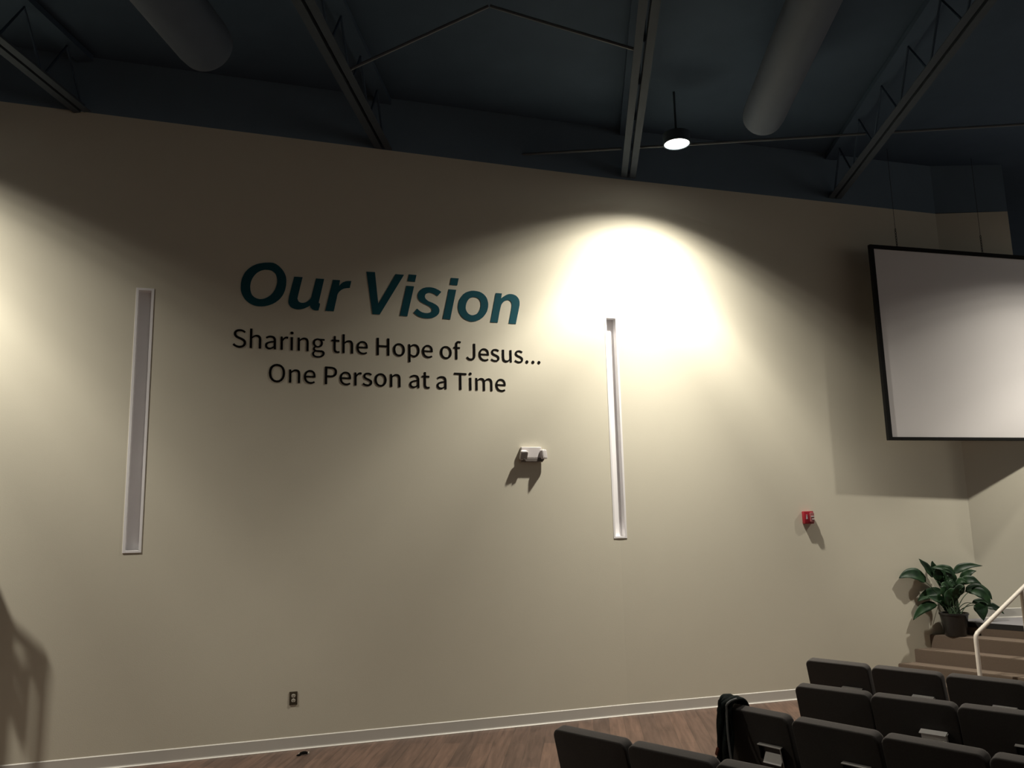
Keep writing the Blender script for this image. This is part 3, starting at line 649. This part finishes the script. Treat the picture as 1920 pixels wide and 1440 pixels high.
def duct(p_end, length, r, label):
    t = empty('air_duct', p_end, R(66.9))
    tag(t, label, 'air duct', 'round ducts between the joists')
    bm = bmesh.new()
    n = 36
    prof = [(.0, r * .35), (-.02, r * .8), (-.07, r * .96), (-.16, r), (-length, r)]
    rings = []
    for x, rr in prof:
        rings.append([bm.verts.new((x, rr * math.cos(2 * PI * q / n), rr * math.sin(2 * PI * q / n))) for q in range(n)])
    for A, B in zip(rings, rings[1:]):
        for q in range(n): bm.faces.new((A[q], A[(q + 1) % n], B[(q + 1) % n], B[q]))
    bm.faces.new(rings[0])
    obj('sleeve', bm, M['duct'], t, smooth=50)
    for x in (-.9, -2.7, -4.5):
        bm = bmesh.new(); tube(bm, [(x, 0, r - .01), (x, 0, 6.45 - p_end[2])], .006, 6)
        obj('hanger', bm, M['deck'], t)


duct((-.33, 6.95, 5.98), 9, .235, 'dark round duct at upper left between two joists, blunt end towards wall')
duct((4.94, 6.68, 5.94), 9, .205, 'dark round duct at upper right, to the right of the glowing downlight')


def downlight(loc, label, power, tilt, grp='black ceiling downlights'):
    t = empty('downlight', loc)
    tag(t, label, 'downlight', grp)
    bm = bmesh.new()
    lathe(bm, [(.142, -.004), (.142, .11), (.05, .14), (.0, .14)], 36)
    lathe(bm, [(.142, -.004), (.130, -.004), (.130, .03)], 36)
    obj('housing', bm, M['can'], t, smooth=40)
    bm = bmesh.new(); lathe(bm, [(0, .004), (.130, .004)], 36); lathe(bm, [(0, .012), (.130, .012)], 36)
    obj('lens', bm, M['lens'], t)
    bm = bmesh.new(); tube(bm, [(0, 0, .14), (0, 0, 6.45 - loc[2])], .012, 8)
    obj('stem', bm, M['can'], t)
    lo = lamp_light('downlight_lamp', (loc[0], loc[1], loc[2] - .012), power, LAMP_COL, .055, tilt)


downlight(LAMPS[1], 'glowing round downlight hanging under the dark ceiling above the bright niche', LAMP_W * 1.35, (-3, -1))
downlight(LAMPS[0], 'round downlight beyond the left edge washing the left end of the wall', LAMP_W * 1.4, (-1, 2.5))
downlight(LAMPS[2], 'round downlight in front of the projection screen', LAMP_W * .95, (-6.5, -10))

downlight(HOUSE[0], 'dim round downlight hanging over the seats', LAMP_W * HOUSE_DIM, (0, 0))

# ------------------------------------------------------------------ chairs
RECL = R(14.5)


def fix_box(bm, c, s, Mx):
    vs = box(bm, (0, 0, 0), s)
    for v in vs: v.co = Mx @ (Vector(c) + v.co)


ROWS = {  # upper front edge of each back: centre of the edge, heading of the row; wall end first
    'first': [(1.838, 4.297), (2.062, 3.836), (2.288, 3.384)],
    'second': [(2.925, 4.433), (3.099, 3.937), (3.286, 3.460), (3.473, 2.984)],
    'third': [(3.736, 4.752), (3.955, 4.298), (4.178, 3.846), (4.400, 3.395)],
    'fourth': [(4.445, 5.575), (4.652, 5.092), (4.862, 4.610), (5.062, 4.140)],
}
LBL = {
    'first': ['wall-end chair of the nearest row, charcoal back against the wood floor', 'second chair from the wall end of the nearest row, at the bottom edge',
              'third chair from the wall end of the nearest row, cut by the bottom edge'],
    'second': ['charcoal chair with the dark jacket hung over its corner', 'charcoal chair right beside the one with the jacket', 'third charcoal chair along the row with the jacket',
               'charcoal chair at the bottom right corner, fourth along the jacket row'],
    'third': ['wall-end chair of the row just beyond the jacket row', 'middle charcoal chair with a thick white card pack, beyond the jacket row', 'third chair along the row just beyond the jacket row',
              'fourth chair along the row just beyond the jacket row'],
    'fourth': ['wall-end charcoal chair of the farthest row, seen against the pale wall', 'second charcoal chair from the wall in the farthest row', 'third chair along the farthest row, below the steps',
               'fourth chair along the farthest row, at the right edge'],
}
PROTO = None
CH = {}


def build_proto():
    t = empty('chair', (0, 0, 0), 0)
    zb = .40
    LB = (.86 - zb) / math.cos(RECL)
    BM = Matrix.Translation((0, 0, zb)) @ Matrix.Rotation(RECL, 4, 'X')
    bm = bmesh.new(); cushion(bm, .499, 0, LB, .086, .042, .03, .010, .004, .03)
    for v in bm.verts:
        v.co.y -= .041
        v.co = BM @ v.co
    obj('backrest', bm, M['chair'], t, smooth=True)
    bm = bmesh.new(); cushion(bm, .49, 0, .48, .095, .06, .03, .03, .006)
    for v in bm.verts: v.co = Vector((v.co.x, v.co.z + .055, v.co.y + .36))
    obj('seat', bm, M['chair'], t, smooth=True)
    for sx_ in (-.222, .222):
        bm = bmesh.new(); tube(bm, [(sx_, .46, .39), (sx_, .48, 0.0)], .012); obj('leg', bm, M['chairleg'], t, smooth=40)
        bm = bmesh.new(); tube(bm, [(sx_, .10, .40), (sx_, .06, .36), (sx_, -.03, 0.0)], .012); obj('leg', bm, M['chairleg'], t, smooth=40)
    PM = BM @ Matrix.Translation((.110, -.043, LB - .172))
    bm = bmesh.new()
    fix_box(bm, (0, -.004, -.058), (.150, .004, .112), PM)
    for cx in (-.073, .073): fix_box(bm, (cx, -.016, -.058), (.005, .026, .112), PM)
    fix_box(bm, (0, -.016, -.112), (.150, .026, .005), PM)
    fix_box(bm, (0, -.028, -.096), (.150, .003, .032), PM)
    pk = obj('card_pocket', bm, M['plastic'], t)
    bm = bmesh.new()
    fix_box(bm, (0, -.018, .001), (.156, .026, .004), PM)
    fix_box(bm, (.076, -.030, -.056), (.004, .003, .112), PM)
    obj('rim', bm, M['rim'], pk)
    return t, PM


proto, POCKET = build_proto()


def copy_tree(o, parent=None, skip=()):
    c = o.copy(); col.objects.link(c)
    if parent: c.parent = parent
    for ch in list(o.children):
        if ch.name.split('.')[0] not in skip: copy_tree(ch, c)
    return c


used = False
for row, pts in ROWS.items():
    for i, p in enumerate(pts):
        mid = Vector(p)
        a_, b_ = Vector(pts[max(0, i - 1)]), Vector(pts[min(len(pts) - 1, i + 1)])
        d = (b_ - a_).normalized()
        f = Vector((-d.y, d.x))            # facing
        rz = math.atan2(d.y, d.x)
        base = mid + f * (.46 * math.tan(RECL) - .030)
        o = proto if not used else copy_tree(proto, skip=('card_pocket',) if (row, i) == ('third', 0) else ())
        used = True
        o.location = (base.x, base.y, 0); o.rotation_euler = (0, 0, rz)
        o['label'] = LBL[row][i]; o['category'] = 'chair'; o['group'] = 'charcoal chairs in the %s row' % row
        CH[(row, i)] = (o, Matrix.Translation((base.x, base.y, 0)) @ Matrix.Rotation(rz, 4, 'Z'))

# cards standing in the pockets
CARDS = [(('second', 0), 'white card lying low in the pocket of the chair with the jacket'),
         (('third', 1), 'thick pack of white cards in the pocket of the middle chair beyond the jacket row'),
         (('fourth', 1), 'white card in the pocket of the second chair of the farthest row'),
         (('fourth', 2), 'white cards in the pocket of the farthest row chair below the steps')]
for key, label in CARDS:
    o, Mx = CH[key]
    bm = bmesh.new()
    if key[1] == 0:
        fix_box(bm, (0, 0, 0), (.118, .003, .062), POCKET @ Matrix.Translation((.012, -.026, -.068)) @ Matrix.Rotation(R(-44), 4, 'X'))
    else:
        # folded cards: flap turned down over the pocket rim, body standing inside
        w = .148 if key[0] == 'fourth' else .150
        fix_box(bm, (0, -.010, -.030), (w - .012, .005, .075), POCKET)
        fix_box(bm, (0, 0, 0), (w, .044, .004), POCKET @ Matrix.Translation((-.002, -.026, .006)) @ Matrix.Rotation(R(8), 4, 'X'))
        if key[0] == 'third':
            fix_box(bm, (0, 0, 0), (w - .008, .004, .055), POCKET @ Matrix.Translation((.002, -.036, -.030)) @ Matrix.Rotation(R(-6), 4, 'X'))
    c = obj('offering_card', bm, M['paper'])
    c.matrix_world = Mx
    tag(c, label, 'card', 'cards in the chair pockets')

# ------------------------------------------------------------------ jacket over the first chair with the card pocket
o, Mx = CH[('second', 0)]
t = empty('jacket'); t.matrix_world = Mx
tag(t, 'dark jacket hung over the corner of a charcoal chair back', 'jacket')
rnd = random.Random(4)
bm = bmesh.new()
U, V = 18, 40
grid = []
for i in range(U + 1):
    u = i / U
    row = []
    for j in range(V + 1):
        v = j / V
        # path over the back: rear hem -> top -> front hem
        if v < .55:
            q = v / .55; z = .36 + q * .51; y = -.062 - .012 * math.sin(q * 9 + u * 5)
        elif v < .7:
            q = (v - .55) / .15; a = q * PI; z = .868 + .030 * math.sin(a); y = -.006 - .060 * math.cos(a)
        else:
            q = (v - .7) / .3; z = .862 - q * .30; y = .060 + .012 * math.sin(q * 8 + u * 6)
        lean = -(max(z, .86) - .40) * math.tan(RECL) if v < .6 else -(z - .40) * math.tan(RECL)
        x = -.246 + u * (.120 if v < .6 else .125) - .012 * (1 - q if v < .55 else 0) + (.020 * (u - .2) * (1 - min(1, v / .5)))
        x -= .018 * (1 - min(1, v / .55)) * (1 - u)
        x += .055 * min(1, v / .5) * (1 - .45 * u)
        fold = .010 * math.sin(u * 15 + v * 4) + .006 * math.sin(u * 31 - v * 9)
        yy = y + (fold if v < .55 else -fold) * .9 + lean
        zz = z + .010 * math.sin(u * 9 + 1) * (1 if .5 < v < .75 else .3)
        row.append(bm.verts.new((x, yy, zz)))
    grid.append(row)
for i in range(U):
    for j in range(V):
        bm.faces.new((grid[i][j], grid[i + 1][j], grid[i + 1][j + 1], grid[i][j + 1]))
jb = obj('cloth', bm, M['coat'], t, smooth=True)
sm = jb.modifiers.new('thick', 'SOLIDIFY'); sm.thickness = .014; sm.offset = 1
bm = bmesh.new()
pts = []
for k in range(25):
    q = k / 24
    if q < .3:
        a = (1 - q / .3) * PI * .5
        z = .872 + .034 * math.sin(a); y = -.010 - .078 * math.cos(a)
        x = -.092 - .022 * (q / .3)
    else:
        s_ = (q - .3) / .7
        z = .872 - s_ * .50; y = -.088 - .004 * math.sin(s_ * PI)
        x = -.114 + .035 * math.sin(s_ * PI * .5) ** 2 - .012 * math.sin(s_ * PI)
    pts.append((x, y - (max(z, .86) - .40) * math.tan(RECL) - .006, z))
tube(bm, pts, .0065, 8)
obj('strap', bm, M['strap'], t, smooth=40)
bm = bmesh.new()
fix_box(bm, (0, 0, 0), (.022, .010, .05), Matrix.Translation((-.214, -.084 - .46 * math.tan(RECL), .60)) @ Matrix.Rotation(R(20), 4, 'Y'))
bmesh.ops.bevel(bm, geom=list(bm.edges), offset=.004, segments=2, affect='EDGES')
obj('lining', bm, M['lining'], t, smooth=40)

# ------------------------------------------------------------------ handrail
t = empty('handrail', (7.23, 6.935, 0))
tag(t, 'cream painted pipe handrail beside the carpeted steps', 'handrail')
ZB = .745
rise = .45 / .736
def rail_path():
    p = [(0, 0, .0), (0, 0, ZB - .06), (.006, 0, ZB - .025), (.03, 0, ZB + .005)]
    for q in (.15, .6, 1.2): p.append((q, 0, ZB + (q - .03) * rise + .005))
    return p
bm = bmesh.new(); tube(bm, rail_path(), .0215, 14); obj('rail', bm, M['rail'], t, smooth=50)
bm = bmesh.new(); tube(bm, [(.69, 0, .26), (.69, 0, ZB + .66 * rise)], .0215, 14); obj('post', bm, M['rail'], t, smooth=50)
bm = bmesh.new(); lathe(bm, [(.045, 0), (.045, .008), (.024, .012)], 20); obj('base_flange', bm, M['rail'], t)

# ------------------------------------------------------------------ plant
PX, PY, PZ = 7.885, 7.835, .58
LEAVES = [[[7.685,7.996,1.181],[7.531,8.004,1.34],[7.313,8.008,1.239],0.125],[[7.803,7.993,1.231],[7.734,7.995,1.333],[7.62,8.001,1.45],0.085],[[7.859,7.991,1.24],[7.803,7.994,1.33],[7.809,7.992,1.421],0.075],[[7.975,7.847,1.264],[7.89,7.864,1.354],[7.706,7.907,1.349],0.08],[[8.014,7.892,1.266],[8.107,7.89,1.379],[8.362,7.806,1.348],0.075],[[8.035,7.827,1.186],[8.095,7.807,1.294],[8.218,7.767,1.297],0.075],[[8.01,7.807,1.155],[8.088,7.752,1.253],[8.209,7.712,1.15],0.085],[[8.07,7.816,1.065],[8.236,7.732,1.139],[8.313,7.677,0.974],0.12],[[8.078,7.755,1.069],[8.215,7.681,1.078],[8.257,7.667,0.91],0.11],[[8.133,7.737,0.938],[8.152,7.702,0.897],[8.144,7.675,0.748],0.14],[[8.263,7.752,0.887],[8.372,7.716,0.917],[8.447,7.662,0.807],0.07],[[7.818,7.887,1.072],[7.691,7.987,1.071],[7.542,8.001,0.968],0.1],[[7.739,7.914,0.922],[7.601,8.001,0.933],[7.453,8.004,0.759],0.09],[[7.853,7.917,1.112],[7.839,7.938,1.265],[7.922,7.923,1.362],0.11],[[7.918,7.854,1.113],[7.909,7.84,1.256],[7.833,7.865,1.346],0.12],[[7.859,7.856,0.985],[7.785,7.852,1.097],[7.839,7.834,1.205],0.12],[[7.944,7.857,0.981],[7.934,7.832,1.092],[7.868,7.824,1.182],0.13],[[7.992,7.87,1.021],[8.046,7.852,1.129],[8.033,7.857,1.206],0.1],[[7.829,7.866,0.9],[7.734,7.869,1.012],[7.587,7.889,1.018],0.1],[[8.153,7.817,0.93],[8.275,7.777,0.982],[8.399,7.707,0.873],0.06],[[7.86,7.827,0.901],[7.799,7.818,1.034],[7.871,7.794,1.119],0.12],[[7.824,7.868,0.857],[7.77,7.857,0.946],[7.708,7.848,0.972],0.07],[[7.796,7.906,1.192],[7.774,7.914,1.28],[7.796,7.906,1.345],0.1]]
t = empty('potted_plant', (PX, PY, PZ))
tag(t, 'leafy green peace lily in a dark pot on the upper carpeted step', 'plant')
bm = bmesh.new()
lathe(bm, [(0, 0), (.108, 0), (.114, .01), (.150, .235), (.158, .238), (.158, .258), (.150, .258), (.144, .235), (0, .235)], 40)
pot = obj('pot', bm, M['pot'], t, smooth=40)
bm = bmesh.new(); lathe(bm, [(0, .243), (.08, .247), (.143, .238)], 28); obj('soil', bm, M['soil'], t)
bml = bmesh.new(); bms = bmesh.new()
rnd = random.Random(11)
FW = Vector((.314, .949, 0))


def leaf(b, c, tp, w, fold=.28):
    b, c, tp = Vector(b), Vector(c), Vector(tp)
    N = 14
    prev = None
    view = Vector((-.314, -.949, .55)).normalized()
    rows = []
    for i in range(N + 1):
        s = i / N
        p = b * (1 - s) ** 2 + c * 2 * s * (1 - s) + tp * s * s
        d = ((c - b) * (1 - s) + (tp - c) * s).normalized()
        side = d.cross(view)
        if side.length < .15: side = d.cross(Vector((0, 0, 1)))
        side.normalize(); nrm = side.cross(d).normalized()
        ww = w * .5 * (math.sin(PI * min(1, s ** .72)) ** .85 if 0 < s < 1 else 0) + .0012
        wav = .004 * math.sin(s * 17 + w * 90)
        row = [p + side * ww * k + nrm * (abs(k) * ww * fold * (1 if abs(k) < .9 else 1.05) + wav * abs(k)) for k in (-1, -.55, 0, .55, 1)]
        rows.append([bml.verts.new(q) for q in row])
    for A, B in zip(rows, rows[1:]):
        for k in range(4): bml.faces.new((A[k], A[k + 1], B[k + 1], B[k]))
    # petiole from the pot
    a = rnd.uniform(0, 2 * PI)
    root = Vector((PX + .06 * math.cos(a), PY + .06 * math.sin(a) - .02, PZ + .24))
    m_ = root.lerp(b, .5) + Vector((0, 0, .06 + .15 * (b - root).to_2d().length))
    pts = [root * (1 - q) ** 2 + m_ * 2 * q * (1 - q) + b * q * q for q in [k / 8 for k in range(9)]]
    pts = [p - Vector((PX, PY, PZ)) for p in pts]
    tube(bms, pts, [.006 - .0028 * k / 8 for k in range(9)], 6)


for b, c, tp, w in LEAVES: leaf(b, c, tp, w * 1.22)
for k in range(9):
    a = rnd.uniform(0, 2 * PI); hgt = rnd.uniform(.12, .34); rr = rnd.uniform(.02, .10)
    b = Vector((PX + rr * math.cos(a) - .03, PY - .04 + rr * .6 * math.sin(a), PZ + .26 + hgt))
    e = Vector((math.cos(a), math.sin(a) * .5 - .35, 0)) * rnd.uniform(.08, .2)
    leaf(b, b + e * .5 + Vector((0, 0, .10)), b + e + Vector((0, 0, rnd.uniform(-.02, .10))), rnd.uniform(.06, .1))
for v in bml.verts: v.co -= Vector((PX, PY, PZ))
fo = obj('foliage', bml, M['leaf'], t, smooth=True)
sm = fo.modifiers.new('thick', 'SOLIDIFY'); sm.thickness = .0016
obj('stems', bms, M['stem'], t, smooth=40)

# ------------------------------------------------------------------ scrap on the floor
t = empty('floor_scrap', (.617, 7.955, 0), R(10))
tag(t, 'tiny dark crumpled scrap lying on the floor below the outlet', 'scrap')
bm = bmesh.new(); tube(bm, [(-.06, -.02, .008), (-.035, -.012, .010), (-.02, 0, .016), (.0, .0, .018), (.025, .004, .016), (.04, 0, .010)], [.006, .009, .012, .014, .012, .008], 7)
obj('scrap_body', bm, M['black'], t, smooth=40)
bm = bmesh.new(); box(bm, (-.028, .012, .010), (.016, .010, .016), Matrix.Rotation(R(25), 4, 'Y')); box(bm, (.048, .004, .010), (.018, .012, .012), Matrix.Rotation(R(-20), 4, 'Y'))
obj('pale_bits', bm, M['scrap'], t)


# ------------------------------------------------------------------ unseen caster added beyond the left edge to throw a shadow on the wall
t = empty('shadow_caster', (-2.5, 7.867, 0))
tag(t, 'tall unseen slatted shadow caster added beyond the left edge', 'shadow caster')
LXO = lambda px: -2.319 + .00308 * px            # outline follows the wall shadow, carried back towards the lamp
LZO = lambda py: 2.358 - (py - 1250) * .00294


def caster_plate(name, polys, th=.03):
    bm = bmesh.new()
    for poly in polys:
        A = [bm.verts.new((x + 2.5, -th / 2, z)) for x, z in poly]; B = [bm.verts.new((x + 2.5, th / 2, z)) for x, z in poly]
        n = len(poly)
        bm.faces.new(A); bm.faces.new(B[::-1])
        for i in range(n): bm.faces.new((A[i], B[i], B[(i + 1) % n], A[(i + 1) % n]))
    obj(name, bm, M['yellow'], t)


def slats(x0, x1, zlo, zhi, p=.022, w=.0135):  # gapped bars, so the caster throws a half-tone shadow
    out = []
    x = x0
    while x + w <= x1 + 1e-6:
        out.append([(x, zlo), (x + w, zlo), (x + w, zhi(x + w)), (x, zhi(x))])
        x += p
    return out


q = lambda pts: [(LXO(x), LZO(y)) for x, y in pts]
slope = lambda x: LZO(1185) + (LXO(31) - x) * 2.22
caster_plate('caster_slats', slats(LXO(-170), LXO(31), .16, slope))
caster_plate('caster_slat_panel', slats(LXO(31), LXO(48), LZO(1352), lambda x: LZO(1300)) + slats(LXO(50), LXO(68), LZO(1398), lambda x: LZO(1278)), .02)
caster_plate('handrail', [q([(31, 1197), (31, 1180), (92, 1243), (86, 1256)]), [(LXO(-170), slope(LXO(-170))), (LXO(31), slope(LXO(31)) - .02), (LXO(31), slope(LXO(31)) + .02), (LXO(-170), slope(LXO(-170)) + .04)]], .02)  # bars shaped for the slanting edge of the shadow
caster_plate('platform', slats(LXO(31), LXO(94), LZO(1277), lambda x: LZO(1252), .017, .0125), .02)  # slats shaped for the level band of the shadow
caster_plate('post', slats(LXO(80), LXO(94), .16, lambda x: LZO(1270), .016, .0115), .02)  # upright slats shaped for the right edge of the shadow
caster_plate('base', [[(LXO(-170), .0), (LXO(94), .0), (LXO(94), .16), (LXO(-170), .16)]], .10)
